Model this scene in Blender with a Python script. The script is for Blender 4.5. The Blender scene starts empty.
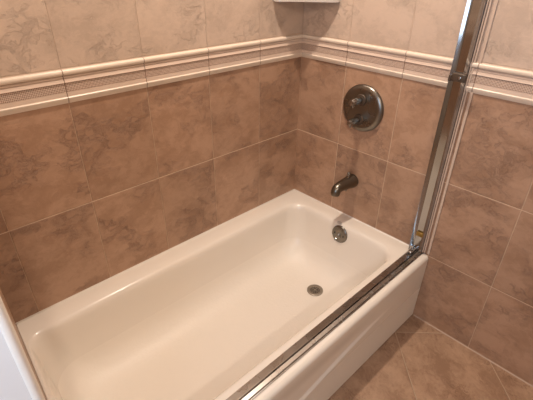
import bpy, bmesh, math
from mathutils import Vector, Matrix

S = bpy.context.scene
COL = S.collection
PI = math.pi

# ------------------------------------------------------------------ camera
YAW, PITCH, ROLL, FPX = 0.8001, -0.5345, 0.0142, 407.41
CAM = Vector((-1.4192, -1.2516, 1.3906))
fw = Vector((math.cos(PITCH)*math.cos(YAW), math.cos(PITCH)*math.sin(YAW), math.sin(PITCH)))
rt = fw.cross(Vector((0, 0, 1))).normalized()
up = rt.cross(fw)
rt2 = math.cos(ROLL)*rt + math.sin(ROLL)*up
up2 = -math.sin(ROLL)*rt + math.cos(ROLL)*up
cd = bpy.data.cameras.new('camera')
cam = bpy.data.objects.new('camera', cd)
COL.objects.link(cam)
cd.sensor_fit = 'HORIZONTAL'
cd.sensor_width = 36.0
cd.lens = FPX/533.0*36.0
cd.clip_start = 0.02
m3 = Matrix((rt2, up2, -fw)).transposed()
cam.matrix_world = Matrix.Translation(CAM) @ m3.to_4x4()
S.camera = cam

# ------------------------------------------------------------------ world, lights, exposure
S.view_settings.view_transform = 'Standard'
S.view_settings.look = 'None'
S.view_settings.gamma = 1.0
S.view_settings.use_curve_mapping = False
S.view_settings.exposure = 0.0

w = bpy.data.worlds.new('world')
S.world = w
w.use_nodes = True
w.node_tree.nodes['Background'].inputs[0].default_value = (0.70, 0.82, 1.0, 1)
w.node_tree.nodes['Background'].inputs[1].default_value = 1.0


def area_light(name, loc, size, power, color, direction, shape='DISK', size_y=None):
    ld = bpy.data.lights.new(name, 'AREA')
    ld.shape = shape
    ld.size = size
    if size_y:
        ld.size_y = size_y
    ld.energy = power
    ld.color = color
    o = bpy.data.objects.new(name, ld)
    o.location = loc
    o.rotation_euler = Vector(direction).to_track_quat('-Z', 'Y').to_euler()
    COL.objects.link(o)
    return o


# lamp in the recessed ceiling can above the tub
area_light('tub_lamp', (-0.53, -0.385, 2.385), 0.08, 22.0, (1.0, 0.855, 0.725), (0, 0, -1))
# lamp in the second recessed can, in the ceiling behind the camera
area_light('room_lamp', (-1.70, -2.32, 2.385), 0.12, 19.0, (1.0, 0.84, 0.71), (0, 0.35, -1))
# cool fill lamp in an unseen window opening, placed to brighten the partition front
area_light('window_fill', (-2.03, -1.27, 1.32), 0.58, 9.5, (0.56, 0.745, 1.0), (1, 0.0, 0), 'RECTANGLE', 0.80)

# ------------------------------------------------------------------ node helpers


class NT:
    def __init__(self, name):
        self.m = bpy.data.materials.new(name)
        self.m.use_nodes = True
        self.t = self.m.node_tree
        self.b = self.t.nodes['Principled BSDF']

    def put(self, s, v):
        if isinstance(v, bpy.types.NodeSocket):
            self.t.links.new(v, s)
        else:
            s.default_value = v

    def math(self, op, a, b=0.0, c=None, clamp=False):
        n = self.t.nodes.new('ShaderNodeMath')
        n.operation = op
        n.use_clamp = clamp
        self.put(n.inputs[0], a)
        self.put(n.inputs[1], b)
        if c is not None:
            self.put(n.inputs[2], c)
        return n.outputs[0]

    def coord(self):
        n = self.t.nodes.new('ShaderNodeTexCoord')
        return n.outputs['Object']

    def sep(self, v):
        n = self.t.nodes.new('ShaderNodeSeparateXYZ')
        self.t.links.new(v, n.inputs[0])
        return n.outputs

    def comb(self, x, y, z):
        n = self.t.nodes.new('ShaderNodeCombineXYZ')
        for i, v in enumerate((x, y, z)):
            self.put(n.inputs[i], v)
        return n.outputs[0]

    def noise(self, v, scale, detail=4, rough=0.55, dist=0.0):
        n = self.t.nodes.new('ShaderNodeTexNoise')
        self.t.links.new(v, n.inputs['Vector'])
        n.inputs['Scale'].default_value = scale
        n.inputs['Detail'].default_value = detail
        n.inputs['Roughness'].default_value = rough
        n.inputs['Distortion'].default_value = dist
        return n.outputs['Fac']

    def white(self, v):
        n = self.t.nodes.new('ShaderNodeTexWhiteNoise')
        n.noise_dimensions = '3D'
        self.t.links.new(v, n.inputs['Vector'])
        return n.outputs['Value'], n.outputs['Color']

    def smooth(self, v, lo, hi, a=0.0, b=1.0):
        n = self.t.nodes.new('ShaderNodeMapRange')
        n.interpolation_type = 'SMOOTHSTEP'
        self.put(n.inputs[0], v)
        n.inputs[1].default_value = lo
        n.inputs[2].default_value = hi
        n.inputs[3].default_value = a
        n.inputs[4].default_value = b
        return n.outputs[0]

    def mix(self, f, a, b, mode='MIX'):
        n = self.t.nodes.new('ShaderNodeMix')
        n.data_type = 'RGBA'
        n.blend_type = mode
        self.put(n.inputs[0], f)
        self.put(n.inputs[6], a)
        self.put(n.inputs[7], b)
        return n.outputs[2]

    def vadd(self, a, b, op='ADD'):
        n = self.t.nodes.new('ShaderNodeVectorMath')
        n.operation = op
        self.put(n.inputs[0], a)
        self.put(n.inputs[1], b)
        return n.outputs[0]

    def bump(self, h, dist, strength=1.0):
        n = self.t.nodes.new('ShaderNodeBump')
        n.inputs['Distance'].default_value = dist
        n.inputs['Strength'].default_value = strength
        self.t.links.new(h, n.inputs['Height'])
        self.t.links.new(n.outputs[0], self.b.inputs['Normal'])


def simple(name, col, rough=0.5, metal=0.0, coat=0.0, noise=0.0, nscale=30.0, aniso=None):
    n = NT(name)
    n.b.inputs['Roughness'].default_value = rough
    n.b.inputs['Metallic'].default_value = metal
    if coat:
        n.b.inputs['Coat Weight'].default_value = coat
        n.b.inputs['Coat Roughness'].default_value = 0.05
    c = (*col, 1)
    co = n.coord()
    if noise:
        f = n.noise(co, nscale, 3)
        d = tuple(x*(1-noise) for x in col) + (1,)
        n.put(n.b.inputs['Base Color'], n.mix(f, d, c))
        n.put(n.b.inputs['Roughness'], n.smooth(f, 0.3, 0.7, rough*0.8, rough*1.2))
    else:
        n.b.inputs['Base Color'].default_value = c
    return n.m


TW, TH, Z1 = 0.2555, 0.3416, 0.6789
ZL, ZLT = 1.0178, 1.1133
LOWA, LOWB, LOWV = (0.455, 0.284, 0.186, 1), (0.355, 0.210, 0.130, 1), (0.22, 0.116, 0.068, 1)
UPA, UPB, UPV = (0.60, 0.465, 0.365, 1), (0.50, 0.385, 0.30, 1), (0.37, 0.27, 0.20, 1)
GROUT = (0.66, 0.47, 0.33, 1)


def stone(n, p, seedv):
    """mottling (0..1) and vein mask of one slate-look ceramic tile"""
    q = n.vadd(p, n.vadd(seedv, (7.0, 7.0, 7.0), 'MULTIPLY'))
    mp = n.t.nodes.new('ShaderNodeMapping')
    mp.inputs['Rotation'].default_value = (0, 0, 1.0)
    mp.inputs['Scale'].default_value = (1.0, 1.35, 1.0)
    n.t.links.new(q, mp.inputs['Vector'])
    q = mp.outputs[0]
    warp = n.noise(q, 11.0, 5, 0.65)
    w2 = n.noise(n.vadd(q, (3.1, 1.7, 9.2)), 11.0, 5, 0.65)
    off = n.comb(n.math('MULTIPLY', warp, 0.10), n.math('MULTIPLY', w2, 0.10), 0.0)
    q2 = n.vadd(q, off)
    mott = n.noise(q2, 7.0, 10, 0.72)
    r1 = n.math('ABSOLUTE', n.math('SUBTRACT', n.noise(q2, 8.0, 10, 0.66), 0.5))
    r2 = n.math('ABSOLUTE', n.math('SUBTRACT', n.noise(n.vadd(q2, (4.4, 8.1, 2.0)), 17.0, 8, 0.66), 0.5))
    vein = n.math('MAXIMUM', n.smooth(r1, 0.0, 0.022, 1.0, 0.0), n.math('MULTIPLY', n.smooth(r2, 0.0, 0.030, 1.0, 0.0), 0.7))
    region = n.smooth(n.noise(n.vadd(q2, (5.0, 2.0, 1.0)), 5.0, 6, 0.6), 0.47, 0.58)
    vein = n.math('MULTIPLY', vein, n.math('ADD', 0.10, n.math('MULTIPLY', region, 0.90)))
    fine = n.noise(q2, 55.0, 5, 0.7)
    mott = n.math('ADD', mott, n.math('MULTIPLY', n.math('SUBTRACT', fine, 0.5), 0.30))
    return mott, vein, fine, region


def wall_tile(name, axis, off, vg=0.55, sign=-1.0):
    n = NT(name)
    co = n.coord()
    s = n.sep(co)
    a = n.math('MULTIPLY', s[axis], sign)          # distance from the corner
    z = s[2]
    u = n.math('DIVIDE', n.math('ADD', a, off), TW)
    iu = n.math('FLOOR', u)
    fu = n.math('FRACT', u)
    isup = n.math('GREATER_THAN', z, (ZL+ZLT)/2)
    zz = n.math('SUBTRACT', z, n.math('MULTIPLY', isup, ZLT-ZL))
    v = n.math('DIVIDE', n.math('SUBTRACT', zz, Z1-2*TH), TH)
    iv = n.math('FLOOR', v)
    fv = n.math('FRACT', v)
    du = n.math('MULTIPLY', n.math('SUBTRACT', 0.5, n.math('ABSOLUTE', n.math('SUBTRACT', fu, 0.5))), TW)
    dv = n.math('MULTIPLY', n.math('SUBTRACT', 0.5, n.math('ABSOLUTE', n.math('SUBTRACT', fv, 0.5))), TH)
    gu = n.smooth(du, 0.0008+(0.0006 if vg > 0.6 else 0.0), 0.0020+(0.0007 if vg > 0.6 else 0.0), 1.0, 0.0)
    gv = n.smooth(dv, 0.0012, 0.0024, 1.0, 0.0)
    g = n.math('MAXIMUM', n.math('MULTIPLY', gu, vg), gv)
    _, seed = n.white(n.comb(iu, iv, float(axis)+1.0))
    val, _ = n.white(n.comb(iv, iu, float(axis)+5.0))
    p = n.comb(a, zz, 0.0)
    mott, vein, fine, region = stone(n, p, seed)
    k = n.smooth(mott, 0.36, 0.60)
    low = n.mix(k, LOWB, LOWA)
    low = n.mix(n.math('MULTIPLY', region, 0.24), low, LOWV)
    low = n.mix(n.math('MULTIPLY', vein, 0.46), low, LOWV)
    upc = n.mix(k, UPB, UPA)
    upc = n.mix(n.math('MULTIPLY', vein, 0.22), upc, UPV)
    c = n.mix(isup, low, upc)
    tint = n.math('ADD', 0.94, n.math('MULTIPLY', val, 0.12))
    c = n.mix(1.0, c, n.comb(tint, tint, tint), 'MULTIPLY')
    c = n.mix(g, c, n.mix(isup, GROUT, (0.62, 0.47, 0.36, 1)))
    n.put(n.b.inputs['Base Color'], c)
    n.put(n.b.inputs['Roughness'], n.mix(g, (0.36, 0.36, 0.36, 1), (0.85, 0.85, 0.85, 1)))
    h = n.math('ADD', n.math('MULTIPLY', n.math('SUBTRACT', 1.0, n.math('MAXIMUM', gu, gv)), 1.0),
               n.math('ADD', n.math('MULTIPLY', mott, 0.7), n.math('MULTIPLY', fine, 0.25)))
    h = n.math('SUBTRACT', h, n.math('MULTIPLY', vein, 0.6))
    n.bump(h, 0.0016)
    return n.m


def floor_tile():
    n = NT('floor_tile_material')
    s = n.sep(n.coord())
    SZ = 0.3465
    q = 1/math.sqrt(2)
    a = n.math('MULTIPLY', n.math('ADD', s[0], s[1]), q)
    b = n.math('MULTIPLY', n.math('SUBTRACT', s[0], s[1]), q)
    u = n.math('DIVIDE', n.math('ADD', a, 0.6435), SZ)
    v = n.math('DIVIDE', n.math('SUBTRACT', b, 0.7778), SZ)
    iu, fu, iv, fv = n.math('FLOOR', u), n.math('FRACT', u), n.math('FLOOR', v), n.math('FRACT', v)
    du = n.math('MULTIPLY', n.math('SUBTRACT', 0.5, n.math('ABSOLUTE', n.math('SUBTRACT', fu, 0.5))), SZ)
    dv = n.math('MULTIPLY', n.math('SUBTRACT', 0.5, n.math('ABSOLUTE', n.math('SUBTRACT', fv, 0.5))), SZ)
    g = n.smooth(n.math('MINIMUM', du, dv), 0.0012, 0.0026, 1.0, 0.0)
    _, seed = n.white(n.comb(iu, iv, 3.0))
    mott, vein, fine, region = stone(n, n.comb(a, b, 0.0), seed)
    k = n.smooth(mott, 0.35, 0.66)
    c = n.mix(k, (0.27, 0.158, 0.095, 1), (0.43, 0.275, 0.175, 1))
    c = n.mix(n.math('MULTIPLY', vein, 0.6), c, (0.16, 0.08, 0.045, 1))
    c = n.mix(n.smooth(fine, 0.6, 0.75, 0.0, 0.35), c, (0.24, 0.13, 0.08, 1))
    c = n.mix(g, c, (0.44, 0.31, 0.21, 1))
    n.put(n.b.inputs['Base Color'], c)
    n.b.inputs['Roughness'].default_value = 0.45
    n.bump(n.math('ADD', n.math('MULTIPLY', n.math('SUBTRACT', 1.0, g), 1.0), mott), 0.0012)
    return n.m


def listello(name, axis, off):
    n = NT(name)
    s = n.sep(n.coord())
    a = n.math('MULTIPLY', s[axis], -1.0)
    zr = n.math('SUBTRACT', s[2], ZL)
    u = n.math('FRACT', n.math('DIVIDE', n.math('ADD', a, off), TW))
    du = n.math('MULTIPLY', n.math('SUBTRACT', 0.5, n.math('ABSOLUTE', n.math('SUBTRACT', u, 0.5))), TW)
    g = n.smooth(du, 0.0008, 0.0018, 1.0, 0.0)
    # woven band
    p = 0.0088
    r1 = n.math('DIVIDE', n.math('ADD', a, zr), p)
    r2 = n.math('DIVIDE', n.math('SUBTRACT', a, zr), p)
    ck = n.math('MULTIPLY', n.math('SINE', n.math('MULTIPLY', r1, 2*PI)), n.math('SINE', n.math('MULTIPLY', r2, 2*PI)))
    ck = n.smooth(ck, -0.05, 0.2)
    inb = n.math('MULTIPLY', n.math('GREATER_THAN', zr, 0.0330), n.math('LESS_THAN', zr, 0.0584))
    band = n.math('MULTIPLY', n.math('GREATER_THAN', zr, 0.0195), n.math('LESS_THAN', zr, 0.0790))
    mo = n.noise(n.coord(), 14.0, 5)
    cream = n.mix(mo, (0.68, 0.56, 0.45, 1), (0.80, 0.69, 0.57, 1))
    tan = n.mix(mo, (0.63, 0.48, 0.38, 1), (0.73, 0.59, 0.48, 1))
    c = n.mix(band, cream, tan)
    c = n.mix(n.math('MULTIPLY', n.math('MULTIPLY', inb, ck), 1.0), c, (0.27, 0.16, 0.115, 1))
    c = n.mix(n.math('MULTIPLY', g, 0.85), c, (0.22, 0.13, 0.09, 1))
    n.put(n.b.inputs['Base Color'], c)
    n.b.inputs['Roughness'].default_value = 0.30
    h = n.math('SUBTRACT', 1.0, n.math('MAXIMUM', n.math('MULTIPLY', n.math('MULTIPLY', inb, ck), 0.5), g))
    n.bump(h, 0.001)
    return n.m


# ------------------------------------------------------------------ mesh helpers
def obj(name, bm, mat, parent=None, smooth=False, angle=None):
    me = bpy.data.meshes.new(name)
    bmesh.ops.recalc_face_normals(bm, faces=bm.faces[:])
    bm.to_mesh(me)
    bm.free()
    me.materials.append(mat)
    if smooth:
        for p in me.polygons:
            p.use_smooth = True
        if angle:
            me.set_sharp_from_angle(angle=math.radians(angle))
    o = bpy.data.objects.new(name, me)
    COL.objects.link(o)
    if parent:
        o.parent = parent
    return o


def struct(name, bm, mat, **k):
    o = obj(name, bm, mat, **k)
    o['kind'] = 'structure'
    return o


def thing(name, label, cat, loc=(0, 0, 0)):
    o = bpy.data.objects.new(name, None)
    o.empty_display_size = 0.05
    COL.objects.link(o)
    o.location = loc
    o['label'] = label
    o['category'] = cat
    return o


def keep(o, root):
    """vertices are written in world coordinates: cancel the root's offset"""
    o.location = -root.location
    return o


def box(bm, x0, x1, y0, y1, z0, z1, bev=0.0):
    vs = [bm.verts.new((x, y, z)) for x in (x0, x1) for y in (y0, y1) for z in (z0, z1)]
    idx = [(0, 1, 3, 2), (4, 6, 7, 5), (0, 4, 5, 1), (2, 3, 7, 6), (0, 2, 6, 4), (1, 5, 7, 3)]
    fs = [bm.faces.new([vs[i] for i in f]) for f in idx]
    if bev:
        es = list({e for f in fs for e in f.edges})
        bmesh.ops.bevel(bm, geom=es, offset=bev, segments=3, affect='EDGES', profile=0.5)
    return bm


def prism(bm, poly, f0, f1):
    """poly list of 2D points; f0/f1 map (a,b)->3D at the two ends"""
    v0 = [bm.verts.new(f0(*p)) for p in poly]
    v1 = [bm.verts.new(f1(*p)) for p in poly]
    k = len(poly)
    for i in range(k):
        j = (i+1) % k
        bm.faces.new((v0[i], v0[j], v1[j], v1[i]))
    bm.faces.new(v0[::-1])
    bm.faces.new(v1)
    return bm


def lathe(bm, origin, axis, prof, seg=48, cap0=True, cap1=True, ripple=None):
    """prof: (distance along axis, radius)"""
    ax = Vector(axis).normalized()
    a = ax.orthogonal().normalized()
    b = ax.cross(a)
    O = Vector(origin)
    rings = []
    for k, (d, r) in enumerate(prof):
        ring = []
        for i in range(seg):
            t = 2*PI*i/seg
            rr = r
            if ripple and ripple[0] <= k <= ripple[1]:
                rr = r*(1+ripple[2]*(1 if i % 2 else -1))
            ring.append(bm.verts.new(O+ax*d+(a*math.cos(t)+b*math.sin(t))*rr))
        rings.append(ring)
    for r0, r1 in zip(rings, rings[1:]):
        for i in range(seg):
            j = (i+1) % seg
            bm.faces.new((r0[i], r0[j], r1[j], r1[i]))
    if cap0:
        bm.faces.new(rings[0][::-1])
    if cap1:
        bm.faces.new(rings[-1])
    return bm


def tube(bm, pts, seg=32, squash=1.0):
    """pts: (x,y,z,r) ; rings perpendicular to the path in the xz plane"""
    rings = []
    n = len(pts)
    for k, (x, y, z, r) in enumerate(pts):
        p0 = Vector(pts[max(k-1, 0)][:3])
        p1 = Vector(pts[min(k+1, n-1)][:3])
        t = (p1-p0).normalized()
        s = Vector((0, 1, 0))
        q = t.cross(s).normalized()
        rings.append([bm.verts.new(Vector((x, y, z))+(s*math.cos(2*PI*i/seg)*squash+q*math.sin(2*PI*i/seg))*r) for i in range(seg)])
    for r0, r1 in zip(rings, rings[1:]):
        for i in range(seg):
            j = (i+1) % seg
            bm.faces.new((r0[i], r0[j], r1[j], r1[i]))
    bm.faces.new(rings[0][::-1])
    bm.faces.new(rings[-1])
    return bm


# ------------------------------------------------------------------ materials
M_BACK = wall_tile('wall_tile_back', 0, 0.0)
M_RIGHT = wall_tile('wall_tile_right', 1, 0.009, 0.7)
M_END = wall_tile('wall_tile_end', 1, 0.0)
M_FLOOR = floor_tile()
M_LB = listello('border_tile_back', 0, 0.0)
M_LR = listello('border_tile_right', 1, 0.009)
M_LE = listello('border_tile_end', 1, 0.0)
M_PAINT = simple('white_wall_paint', (0.80, 0.80, 0.80), 0.55, noise=0.02, nscale=60)
M_ROOM = simple('beige_wall_paint', (0.46, 0.39, 0.31), 0.6, noise=0.03)
M_CEIL = simple('ceiling_paint', (0.72, 0.68, 0.62), 0.8, noise=0.02)
def enamel():
    n = NT('tub_enamel')
    n.b.inputs['Base Color'].default_value = (0.80, 0.735, 0.645, 1)
    z = n.sep(n.coord())[2]
    floorpart = n.smooth(z, 0.10, 0.20, 1.0, 0.0)      # the textured standing area is matt
    wear = n.noise(n.coord(), 90.0, 3)
    n.put(n.b.inputs['Roughness'], n.math('ADD', 0.22, n.math('MULTIPLY', floorpart, 0.24)))
    n.put(n.b.inputs['Coat Weight'], n.math('MULTIPLY', n.math('SUBTRACT', 1.0, floorpart), 0.3))
    n.b.inputs['Coat Roughness'].default_value = 0.06
    n.bump(n.math('MULTIPLY', wear, floorpart), 0.0006)
    return n.m


M_TUB = enamel()
M_CHROME = simple('bright_aluminium', (0.43, 0.43, 0.43), 0.12, 1.0, noise=0.03, nscale=6)
M_SATIN = simple('worn_aluminium', (0.37, 0.345, 0.32), 0.27, 1.0, noise=0.06, nscale=12)
M_NICKEL = simple('brushed_nickel', (0.235, 0.22, 0.195), 0.30, 1.0, noise=0.03, nscale=8)
M_SPOUT = simple('dark_nickel', (0.19, 0.172, 0.142), 0.30, 1.0, noise=0.03, nscale=8)
M_NICKEL2 = simple('polished_nickel', (0.36, 0.355, 0.34), 0.22, 1.0, noise=0.03, nscale=8)
M_DARK = simple('dark_recess', (0.035, 0.028, 0.022), 0.5)
M_BUMP = simple('dark_bumper', (0.085, 0.06, 0.042), 0.45, 0.3)
M_BRASS = simple('aged_brass', (0.36, 0.22, 0.06), 0.4, 0.7, noise=0.4, nscale=150)
M_CAULK = simple('caulk', (0.82, 0.76, 0.68), 0.5, noise=0.06, nscale=40)
M_DRAIN = simple('dull_nickel', (0.34, 0.30, 0.245), 0.48, 0.9, noise=0.05, nscale=40)
M_SHELF = simple('shelf_ceramic', (0.56, 0.51, 0.46), 0.25, coat=0.3, noise=0.03)
M_MARK = simple('grey_etching', (0.40, 0.35, 0.30), 0.5)
M_SEAL = simple('clear_vinyl_seal', (0.60, 0.46, 0.36), 0.25, noise=0.05)

# ------------------------------------------------------------------ room shell
EX0, EX1 = -1.352, -1.400     # alcove end wall face: x at y=0 and at y=-0.79
EY = -0.79
RX, RY, CZ = -2.00, -2.50, 2.40


def endx(y):
    return EX0+(EX1-EX0)*(y/EY)


struct('wall_back', box(bmesh.new(), EX0-0.005, 0.1, 0.0, 0.1, -0.1, CZ+0.1), M_BACK)
struct('wall_right', box(bmesh.new(), 0.0, 0.1, RY-0.1, 0.0, -0.1, CZ+0.1), M_RIGHT)
struct('floor', box(bmesh.new(), RX-0.1, 0.0, RY-0.1, 0.0, -0.1, 0.0), M_FLOOR)
struct('ceiling', box(bmesh.new(), RX-0.1, 0.0, RY-0.1, 0.0, CZ, CZ+0.1), M_CEIL)
# partition closing the tub alcove: tiled face towards the tub, painted core
prs = [(EX0, 0.0), (EX1, EY), (EX1-0.012, EY), (EX0-0.012, 0.0)]
struct('wall_end', prism(bmesh.new(), prs, lambda a, b: (a, b, 0.0), lambda a, b: (a, b, CZ)), M_END)
prs = [(EX0-0.012, 0.0), (EX1-0.012, EY+0.001), (EX1-0.012, EY), (EX1-0.004, EY), (EX1-0.004, EY-0.003), (EX1-0.14, EY-0.003), (EX1-0.14, 0.0)]
struct('wall_partition', prism(bmesh.new(), prs, lambda a, b: (a, b, 0.0), lambda a, b: (a, b, CZ)), M_PAINT)
struct('wall_far', box(bmesh.new(), RX-0.1, EX1-0.14, 0.0, 0.1, -0.1, CZ+0.1), M_ROOM)
struct('wall_rear', box(bmesh.new(), RX-0.1, 0.0, RY-0.1, RY, 0.0, CZ), M_ROOM)
# left room wall with an added, unseen window opening for the cool fill lamp
WY0, WY1, WZ0, WZ1 = -1.60, -0.94, 0.90, 1.74
bm = bmesh.new()
box(bm, RX-0.1, RX, RY, WY0, 0.0, CZ)
box(bm, RX-0.1, RX, WY1, 0.0, 0.0, CZ)
box(bm, RX-0.1, RX, WY0, WY1, 0.0, WZ0)
box(bm, RX-0.1, RX, WY0, WY1, WZ1, CZ)
struct('wall_left', bm, M_ROOM)
bm = bmesh.new()
for a in ((WY0, WY0+0.03, WZ0, WZ1), (WY1-0.03, WY1, WZ0, WZ1), (WY0+0.03, WY1-0.03, WZ0, WZ0+0.03), (WY0+0.03, WY1-0.03, WZ1-0.03, WZ1)):
    box(bm, RX-0.06, RX+0.012, *a)
struct('unseen_window_1', bm, M_PAINT)  # frame added around the fill lamp, out of view


# border tiles: moulded profile (out from wall, height above ZL)
def bead(z0, z1, base, h, k=8):
    return [(base+h*math.sin(PI*i/k)**0.7 if 0 < i < k else base, z0+(z1-z0)*(1-math.cos(PI*i/k))/2) for i in range(k+1)]


LPROF = ([(0.0, 0.0), (0.0024, 0.0006), (0.0042, 0.003), (0.0068, 0.010), (0.0082, 0.0150), (0.0084, 0.0168), (0.0072, 0.0186),
          (0.0050, 0.0196), (0.0046, 0.0310), (0.0026, 0.0316), (0.0026, 0.0326), (0.0042, 0.0330), (0.0042, 0.0585), (0.0062, 0.0590),
          (0.0068, 0.0604), (0.0058, 0.0618), (0.0048, 0.0690), (0.0018, 0.0696), (0.0018, 0.0714), (0.0046, 0.0720), (0.0042, 0.0765),
          (0.0012, 0.0771), (0.0012, 0.0790)] + bead(0.0794, 0.0950, 0.003, 0.0062) + [(0.0, 0.0955)])


def border(name, f0, f1, mat):
    bm = bmesh.new()
    prism(bm, LPROF, f0, f1)
    return struct(name, bm, mat, smooth=True, angle=35)


border('trim_1', lambda d, z: (-d, -d, ZL+z), lambda d, z: (EX0+d, -d, ZL+z), M_LB)
border('trim_2', lambda d, z: (-d, -d, ZL+z), lambda d, z: (-d, RY, ZL+z), M_LR)
border('trim_3', lambda d, z: (EX0+d*0.3, -d, ZL+z), lambda d, z: (EX1+d*0.3, EY, ZL+z), M_LE)

# ------------------------------------------------------------------ bathtub
ZT = 0.341
tub = thing('bathtub', 'cream white alcove bathtub with drain, overflow plate and smooth apron front', 'bathtub', (-0.68, -0.38, 0))
XR, YB, YF = -0.0015, -0.0015, -0.762
KC, KS = 10, 22


def rrect(x0, x1, y0, y1, z, r, skew=0.0):
    """rounded rectangle ring, fixed vertex count; skew moves the x0 side with y; r = radius or (rx0, rx1)"""
    r0, r1 = (r if isinstance(r, tuple) else (r, r))
    pts = []
    corners = [(x1, y1, r1, 0), (x0, y1, r0, 90), (x0, y0, r0, 180), (x1, y0, r1, 270)]
    arcs = []
    for cx, cy, rr, a0 in corners:
        ex = cx-rr if a0 in (0, 270) else cx+rr
        ey = cy-rr if a0 in (0, 90) else cy+rr
        arcs.append([(ex+rr*math.cos(math.radians(a0+90*i/KC)), ey+rr*math.sin(math.radians(a0+90*i/KC))) for i in range(KC+1)])
    for i in range(4):
        pts += arcs[i]
        a, b = arcs[i][-1], arcs[(i+1) % 4][0]
        for k in range(1, KS):
            pts.append((a[0]+(b[0]-a[0])*k/KS, a[1]+(b[1]-a[1])*k/KS))
    return [(px, py, z) for px, py in pts]


bm = bmesh.new()
L = -1.3540


def ring(x0, x1, y0, y1, z, r, outer=False):
    out = []
    for px, py, pz in rrect(x0, x1, y0, y1, z, r):
        if True:   # the tub end follows the alcove end wall
            t = ((px-x1)/(x0-x1)) ** (1 if outer else 3)
            px = px + t*((EX1-EX0)*(py/EY))
        out.append(bm.verts.new((px, py, pz)))
    return out


rings = []
rings.append(ring(L+0.003, XR, YF+0.012, YB, ZT-0.02, 0.004, True))
rings.append(ring(L+0.003, XR-0.0005, YF+0.022, YB-0.001, ZT-0.001, 0.006, True))
rings.append(ring(L+0.006, XR-0.004, YF+0.026, YB-0.004, ZT, 0.008, True))
rings.append(ring(L+0.008, XR-0.045, YF+0.060, YB-0.045, ZT-0.0005, (0.04, 0.06)))
# lip and basin: x0, x1, y0, y1, z, (r_left, r_right)
B = [(-1.344, -0.070, -0.668, -0.078, ZT-0.0010, (0.050, 0.085)),
     (-1.341, -0.075, -0.663, -0.083, ZT-0.0030, (0.050, 0.085)),
     (-1.338, -0.080, -0.657, -0.088, ZT-0.0090, (0.052, 0.085)),
     (-1.335, -0.084, -0.653, -0.092, ZT-0.0180, (0.055, 0.085)),
     (-1.332, -0.087, -0.650, -0.095, ZT-0.0350, (0.058, 0.085)),
     (-1.328, -0.093, -0.645, -0.099, ZT-0.0800, (0.065, 0.090)),
     (-1.322, -0.101, -0.639, -0.105, ZT-0.1300, (0.075, 0.095)),
     (-1.315, -0.110, -0.632, -0.112, ZT-0.1700, (0.090, 0.105)),
     (-1.305, -0.121, -0.623, -0.121, ZT-0.2000, (0.105, 0.110)),
     (-1.288, -0.136, -0.609, -0.136, ZT-0.2260, (0.120, 0.115)),
     (-1.266, -0.158, -0.589, -0.158, ZT-0.2470, (0.130, 0.115)),
     (-1.232, -0.187, -0.562, -0.187, ZT-0.2610, (0.130, 0.105)),
     (-1.170, -0.218, -0.525, -0.230, ZT-0.2690, (0.110, 0.090)),
     (-0.950, -0.270, -0.450, -0.310, ZT-0.2738, (0.060, 0.060))]
for b in B:
    rings.append(ring(*b))
for r0, r1 in zip(rings, rings[1:]):
    n_ = len(r0)
    for i in range(n_):
        j = (i+1) % n_
        bm.faces.new((r0[i], r0[j], r1[j], r1[i]))
bm.faces.new(rings[-1])
# apron grid with a shallow moulded panel


def sm(t):
    t = max(0.0, min(1.0, t))
    return t*t*(3-2*t)


XL = L+0.0035+(EX1-EX0)*((YF)/EY)
prof = [(YF+0.022, ZT-0.001)]
for i in range(1, 9):
    a = PI/2*i/8
    prof.append((YF+0.018-0.019*math.sin(a), ZT-0.020+0.019*math.cos(a)))
for i in range(1, 61):
    prof.append((YF-0.001+0.003*sm(i/60), ZT-0.020-(ZT-0.024)*i/60))
NX = 90
grid = []
for i in range(NX+1):
    x = XR+(XL-XR)*i/NX
    col = []
    for (y, z) in prof:
        zc = 0.225-0.085*sm((-x-0.25)/0.75)
        rec = 0.007*sm((-x-0.22)/0.35)*sm((z-zc)/0.009)*sm((0.318-z)/0.09)
        col.append(bm.verts.new((x, y+rec, z)))
    grid.append(col)
for i in range(NX):
    for j in range(len(prof)-1):
        bm.faces.new((grid[i][j], grid[i+1][j], grid[i+1][j+1], grid[i][j+1]))
# closed end towards the faucet wall and the end wall
for c, xx in ((grid[0], XR), (grid[-1], XL)):
    back = [bm.verts.new((XR if xx == XR else endx(YF+0.03)+0.0018, YF+0.03, z)) for z in (0.004, ZT-0.003)]
    bm.faces.new(c+back)
bmesh.ops.remove_doubles(bm, verts=bm.verts[:], dist=0.0002)
body = obj('tub_body', bm, M_TUB, tub, smooth=True, angle=60)
keep(body, tub)


def basin_x(z):
    """x of the drain-end basin wall at height z"""
    bb = [(b[4], b[1]) for b in B]
    for (za, xa), (zb, xb) in zip(bb, bb[1:]):
        if zb <= z <= za:
            return xa+(xb-xa)*(za-z)/(za-zb)
    return bb[-1][1]


# overflow plate on the sloping end wall of the basin
oz = 0.291
ox = basin_x(oz)
nrm = Vector((-1, 0, (basin_x(oz+0.03)-basin_x(oz-0.03))/0.06)).normalized()
O = Vector((ox, -0.375, oz))-nrm*0.001
ov = keep(obj('overflow_plate', lathe(bmesh.new(), O, nrm, [(0, .0425), (.003, .0425), (.0062, .040), (.0078, .034), (.0088, .022), (.009, .006)], 48), M_NICKEL, tub, smooth=True, angle=50), tub)
side = Vector((0, 1, 0))
upv = nrm.cross(side).normalized()
if upv.z < 0:
    upv = -upv
for sg in (-1, 1):
    P = O+nrm*0.0083+side*0.024*sg
    keep(obj('overflow_screw', lathe(bmesh.new(), P, nrm, [(0, .0048), (.0012, .0048), (.002, .003)], 16), M_DARK, None, smooth=True, angle=50), tub)
for o in [o for o in COL.objects if o.name.startswith('overflow_screw')]:
    o.parent = ov
    o.location = (0, 0, 0)
bm = bmesh.new()
P = O+nrm*0.009
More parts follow.
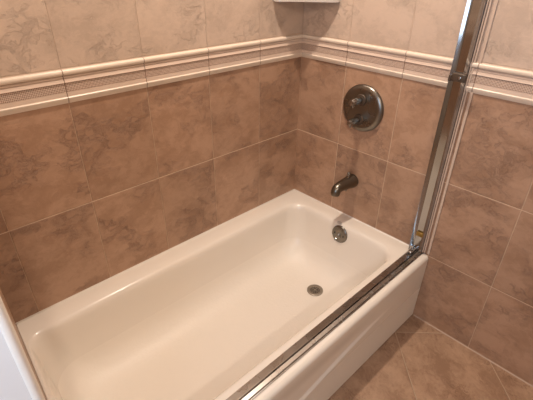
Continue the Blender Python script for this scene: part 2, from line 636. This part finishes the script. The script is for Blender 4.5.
lathe(bm, P, nrm, [(0, .007), (.004, .0065), (.006, .004)], 20)
lathe(bm, P+nrm*0.003, (nrm*0.75-upv*0.8).normalized(), [(0, .0032), (.022, .0028), (.026, .0042), (.030, .0036), (.032, .001)], 16)
lv = obj('trip_lever', bm, M_CHROME, ov, smooth=True, angle=50)
# drain
DX, DY = -0.267, -0.397
dz = ZT-0.2712
dr = keep(obj('drain', lathe(bmesh.new(), (DX, DY, dz-0.002), (0, 0, 1), [(0, .037), (.004, .037), (.0055, .034), (.005, .027), (.0045, .0215)], 48, cap1=False), M_DRAIN, tub, smooth=True, angle=50), tub)
g = obj('drain_well', lathe(bmesh.new(), (DX, DY, dz+0.0006), (0, 0, 1), [(0, .0218), (.0010, .0216)], 32), M_DARK, dr)
bm = bmesh.new()
for i in range(6):
    a = PI*i/6
    vx, vy = math.cos(a), math.sin(a)
    poly = [(-.0215, -.0020), (.0215, -.0020), (.0215, .0020), (-.0215, .0020)]
    if i % 3 == 0:
        prism(bm, poly, lambda p, q: (DX+p*vx-q*vy, DY+p*vy+q*vx, dz+.0018), lambda p, q: (DX+p*vx-q*vy, DY+p*vy+q*vx, dz+.0036))
    else:
        poly = [(.012, -.0022), (.019, -.0022), (.019, .0022), (.012, .0022)]
        for sg in (-1, 1):
            prism(bm, poly, lambda p, q: (DX+sg*(p*vx-q*vy), DY+sg*(p*vy+q*vx), dz+.0018), lambda p, q: (DX+sg*(p*vx-q*vy), DY+sg*(p*vy+q*vx), dz+.0036))
lathe(bm, (DX, DY, dz+.001), (0, 0, 1), [(0, .007), (.0024, .006), (.003, .003)], 20)
obj('drain_grate', bm, M_DRAIN, dr)
# small oval maker's mark pressed into the enamel under the spout
bm = bmesh.new()
mz = 0.3385
mx = basin_x(mz)
mn = Vector((-0.5, 0, 0.85)).normalized()
mu = mn.cross(side).normalized()
if mu.z < 0:
    mu = -mu
C0 = Vector((mx-0.0004, -0.358, mz))
N = 32
ri, ro = [], []
for i in range(N):
    t = 2*PI*i/N
    ro.append(bm.verts.new(C0+side*0.0125*math.cos(t)+mu*0.0062*math.sin(t)+mn*0.001))
    ri.append(bm.verts.new(C0+side*0.0100*math.cos(t)+mu*0.0042*math.sin(t)+mn*0.001))
for i in range(N):
    j = (i+1) % N
    bm.faces.new((ro[i], ro[j], ri[j], ri[i]))
for k in (-1, 0, 1):
    c = C0+side*0.0045*k+mn*0.001
    bm.faces.new([bm.verts.new(c+side*a+mu*b) for a, b in ((-.0012, -.002), (.0012, -.002), (.0012, .002), (-.0012, .002))])
bmesh.ops.solidify(bm, geom=bm.faces[:], thickness=0.0004)
mk = keep(obj('oval_mark', bm, M_MARK, tub), tub)
mk['label'] = 'small grey oval mark on the tub end'

# caulk bead where the tub meets the walls
bm = bmesh.new()
tri = [(0.0, ZT-0.001), (0.005, ZT-0.001), (0.0028, ZT+0.0018), (0.0, ZT+0.0045)]
prism(bm, tri, lambda d, z: (-d, -d, z), lambda d, z: (EX0+d, -d, z))
struct('trim_4', bm, M_CAULK, smooth=True, angle=80)
bm = bmesh.new()
prism(bm, tri, lambda d, z: (-d, -d, z), lambda d, z: (-d, -0.675, z))
struct('trim_5', bm, M_CAULK, smooth=True, angle=80)
# cream bullnose strip on the free edge of the end wall
bm = bmesh.new()
lathe(bm, (EX1-0.0045, EY+0.001, 0.0), (0, 0, 1), [(0, .0072), (CZ, .0072)], 24)
struct('trim_6', bm, M_CAULK, smooth=True, angle=60)
bm = bmesh.new()
prism(bm, [(0.0, 0.0), (0.004, 0.0), (0.002, 0.0025), (0.0, 0.004)], lambda d, z: (-d, YF-0.003, z), lambda d, z: (-d, RY, z))
struct('trim_7', bm, simple('floor_joint', (0.46, 0.33, 0.24), 0.7, noise=0.1), smooth=True, angle=80)

# ------------------------------------------------------------------ shower door frame
fr = thing('shower_door_frame', 'metal shower door frame without doors, upright post on tiled wall and track along tub rim', 'shower door frame', (-0.02, -0.72, ZT))
TP = [(-.687, .0002), (-.6885, .0045), (-.7135, .0065), (-.7142, .0115), (-.7158, .0115), (-.7164, .0020), (-.7194, .0020),
      (-.7200, .0095), (-.7320, .0080), (-.7328, .0012), (-.7362, .0010), (-.7375, .0002)]
bm = bmesh.new()
prism(bm, TP, lambda y, z: (-0.004, y, ZT+z), lambda y, z: (endx(y)+0.006, y, ZT+z))
keep(obj('bottom_track', bm, M_SATIN, fr, smooth=True, angle=30), fr)
# wall jamb: section in (x outwards from wall, y)
JZ0, JZ1 = ZT+0.006, 2.05
JP = [(0.0005, -0.6825), (0.0295, -0.6828), (0.0322, -0.6834), (0.0330, -0.6842), (0.0322, -0.6870), (0.0309, -0.6908), (0.0293, -0.6948), (0.0275, -0.6985), (0.0265, -0.6990),
      (0.0265, -0.7240), (0.0100, -0.7320), (0.0005, -0.7320)]
bm = bmesh.new()
prism(bm, JP, lambda d, y: (-d, y, JZ0), lambda d, y: (-d, y, JZ1))
keep(obj('wall_post', bm, M_CHROME, fr, smooth=True, angle=27), fr)
# clear seal strips beside the post
bm = bmesh.new()
box(bm, -0.0095, -0.0005, -0.7375, -0.7330, JZ0, JZ1, 0.001)
box(bm, -0.0065, -0.0005, -0.7450, -0.7395, JZ0, JZ1, 0.001)
box(bm, -0.004, -0.0005, -0.7620, -0.7525, JZ0, JZ1, 0.001)
keep(obj('seal_strip', bm, M_SEAL, fr), fr)
# dark bumper screwed to the post
bp = keep(obj('bumper', box(bmesh.new(), -0.041, -0.0275, -0.7395, -0.694, 1.052, 1.079, 0.003), M_BUMP, fr, smooth=True, angle=40), fr)
obj('bumper_hook', box(bmesh.new(), -0.041, -0.022, -0.6935, -0.684, 1.050, 1.070, 0.002), M_BUMP, bp, smooth=True, angle=40)
obj('screw', lathe(bmesh.new(), (-0.041, -0.7215, 1.066), (-1, 0, 0), [(0, .0048), (.0015, .0045), (.0025, .002)], 16), M_CHROME, bp, smooth=True, angle=40)
bb = keep(obj('brass_bumper', box(bmesh.new(), -0.036, -0.0275, -0.7295, -0.701, 0.430, 0.449, 0.002), M_BRASS, fr, smooth=True, angle=40), fr)
# clip joining post and track
bm = bmesh.new()
box(bm, -0.036, -0.004, -0.7030, -0.6870, ZT+0.008, ZT+0.030, 0.004)
box(bm, -0.060, -0.004, -0.7110, -0.6930, ZT+0.007, ZT+0.017, 0.003)
keep(obj('corner_clip', bm, M_CHROME, fr, smooth=True, angle=40), fr)

# ------------------------------------------------------------------ shower valve
VY, VZ = -0.352, 0.868
va = thing('shower_valve', 'round brushed nickel shower valve plate with two short knobs on brown tile', 'shower valve', (0, VY, VZ))
va_plate = keep(obj('valve_plate', lathe(bmesh.new(), (-0.0005, VY, VZ), (-1, 0, 0), [(0, .0965), (.003, .097), (.008, .0955), (.0125, .0905), (.0155, .082), (.0160, .075), (.0150, .068), (.0155, .05), (.016, .01)], 72), M_NICKEL, va, smooth=True, angle=60), va)
for k, (ky, kz) in enumerate(((VY+0.003, 0.905), (VY+0.004, 0.822))):
    kn = keep(obj('knob', lathe(bmesh.new(), (-0.016, ky, kz), (-1, 0, 0),
              [(0, .0120), (.020, .0120), (.021, .0130), (.036, .0136), (.052, .0132), (.060, .0124), (.066, .0115), (.069, .0098), (.070, .005)], 40, ripple=(3, 5, 0.05)), M_NICKEL2, va, smooth=True, angle=35), va)
    obj('collar', lathe(bmesh.new(), (-0.0150, ky, kz), (-1, 0, 0), [(0, .0235), (.005, .0235), (.0075, .0215), (.008, .0120)], 40), M_BUMP, kn, smooth=True, angle=40)
    bm = bmesh.new()
    a = Vector((-0.068, ky, kz))
    tube(bm, [(a.x, a.y, a.z-0.004, .0042), (a.x-0.002, a.y, a.z-0.010, .0042), (a.x-0.002, a.y, a.z-0.019, .0036), (a.x-0.002, a.y, a.z-0.022, .002)], 16)
    obj('lever_tip', bm, M_NICKEL2, kn, smooth=True, angle=40)

# ------------------------------------------------------------------ tub spout
SY, SZ_ = -0.350, 0.533
sp = thing('tub_spout', 'dark nickel tub spout with diverter pin below the round valve plate', 'tub spout', (0, SY, SZ_))
bm = bmesh.new()
tube(bm, [(-0.0006, SY, SZ_, .0300), (-0.004, SY, SZ_, .0315), (-0.018, SY, SZ_, .0315), (-0.028, SY, SZ_+.0005, .0298), (-0.050, SY, SZ_+.002, .0272), (-0.080, SY, SZ_+.003, .0245),
          (-0.100, SY, SZ_+.003, .0228), (-0.112, SY, SZ_+.001, .0220), (-0.1215, SY, SZ_-.005, .0212), (-0.1255, SY, SZ_-.014, .0202), (-0.1270, SY, SZ_-.027, .0194)], 36)
so = keep(obj('spout_body', bm, M_SPOUT, sp, smooth=True, angle=50), sp)
obj('spout_mouth', lathe(bmesh.new(), (-0.1270, SY, SZ_-.0265), (0, 0, -1), [(0, .0150), (.0012, .0150)], 28), M_DARK, so)
keep(obj('diverter_pin', lathe(bmesh.new(), (-0.040, SY, SZ_+0.024), (0, 0, 1), [(0, .0050), (.014, .0048), (.015, .0066), (.028, .0070), (.031, .0045)], 20), M_NICKEL2, sp, smooth=True, angle=40), sp)
keep(obj('set_screw_boss', lathe(bmesh.new(), (-0.050, SY, SZ_-0.022), (0, 0, -1), [(0, .0085), (.010, .0080), (.0125, .0055)], 20), M_NICKEL, sp, smooth=True, angle=40), sp)

# ------------------------------------------------------------------ corner shelf
A = 0.186
ZS = 1.249
pts = [(-0.0005, -0.0005), (-A, -0.0005)]
# rounded ends, straight front
c0, c1 = Vector((-A, -0.0005)), Vector((-0.0005, -A))
p1 = Vector((-A, -0.012))
for i in range(0, 7):
    t = i/6
    a = Vector((-A, -0.006)); b = Vector((-A, -0.022)); c = Vector((-A+0.014, -0.034))
    q = a*(1-t)**2+b*2*t*(1-t)+c*t*t
    pts.append((q.x, q.y))
half = pts[2:]
for i in range(1, 8):
    t = i/8
    a = Vector((-A+0.014, -0.034)); c = Vector((-0.034, -A+0.014))
    q = a.lerp(c, t)
    k = 0.002*math.sin(PI*t)
    pts.append((q.x+k*0.7, q.y+k*0.7))
for (x, y) in reversed(half):
    pts.append((y, x))
pts.append((-0.0005, -A))
bm = bmesh.new()
prism(bm, pts, lambda x, y: (x, y, ZS), lambda x, y: (x, y, ZS+0.022))
es = [e for e in bm.edges if abs(e.verts[0].co.z-e.verts[1].co.z) < 1e-6 and not (max(e.verts[0].co.x, e.verts[1].co.x) > -0.001 and min(e.verts[0].co.x, e.verts[1].co.x) > -0.001) and not (min(e.verts[0].co.y, e.verts[1].co.y) > -0.001)]
bmesh.ops.bevel(bm, geom=es, offset=0.004, segments=3, affect='EDGES', profile=0.5)
sh = obj('corner_shelf', bm, M_SHELF, smooth=True, angle=40)
sh['label'] = 'pale grey corner shelf above the border tiles where two tiled walls meet'
sh['category'] = 'shelf'

# ------------------------------------------------------------------ ceiling cans (out of frame, they carry the lamps)
cl = thing('ceiling_light', 'round recessed ceiling light with white ring above the bathtub', 'ceiling light', (-0.53, -0.385, CZ))
keep(obj('trim_ring', lathe(bmesh.new(), (-0.53, -0.385, CZ-0.0005), (0, 0, -1), [(0, .085), (.006, .083), (.010, .070), (.006, .062), (0.0, .060)], 40, cap0=False, cap1=False), M_PAINT, cl, smooth=True), cl)
cl2 = thing('ceiling_light', 'round recessed ceiling light with white ring near the rear wall', 'ceiling light', (-1.70, -2.32, CZ))
keep(obj('trim_ring', lathe(bmesh.new(), (-1.70, -2.32, CZ-0.0005), (0, 0, -1), [(0, .095), (.006, .093), (.010, .080), (.006, .072), (0.0, .070)], 40, cap0=False, cap1=False), M_PAINT, cl2, smooth=True), cl2)
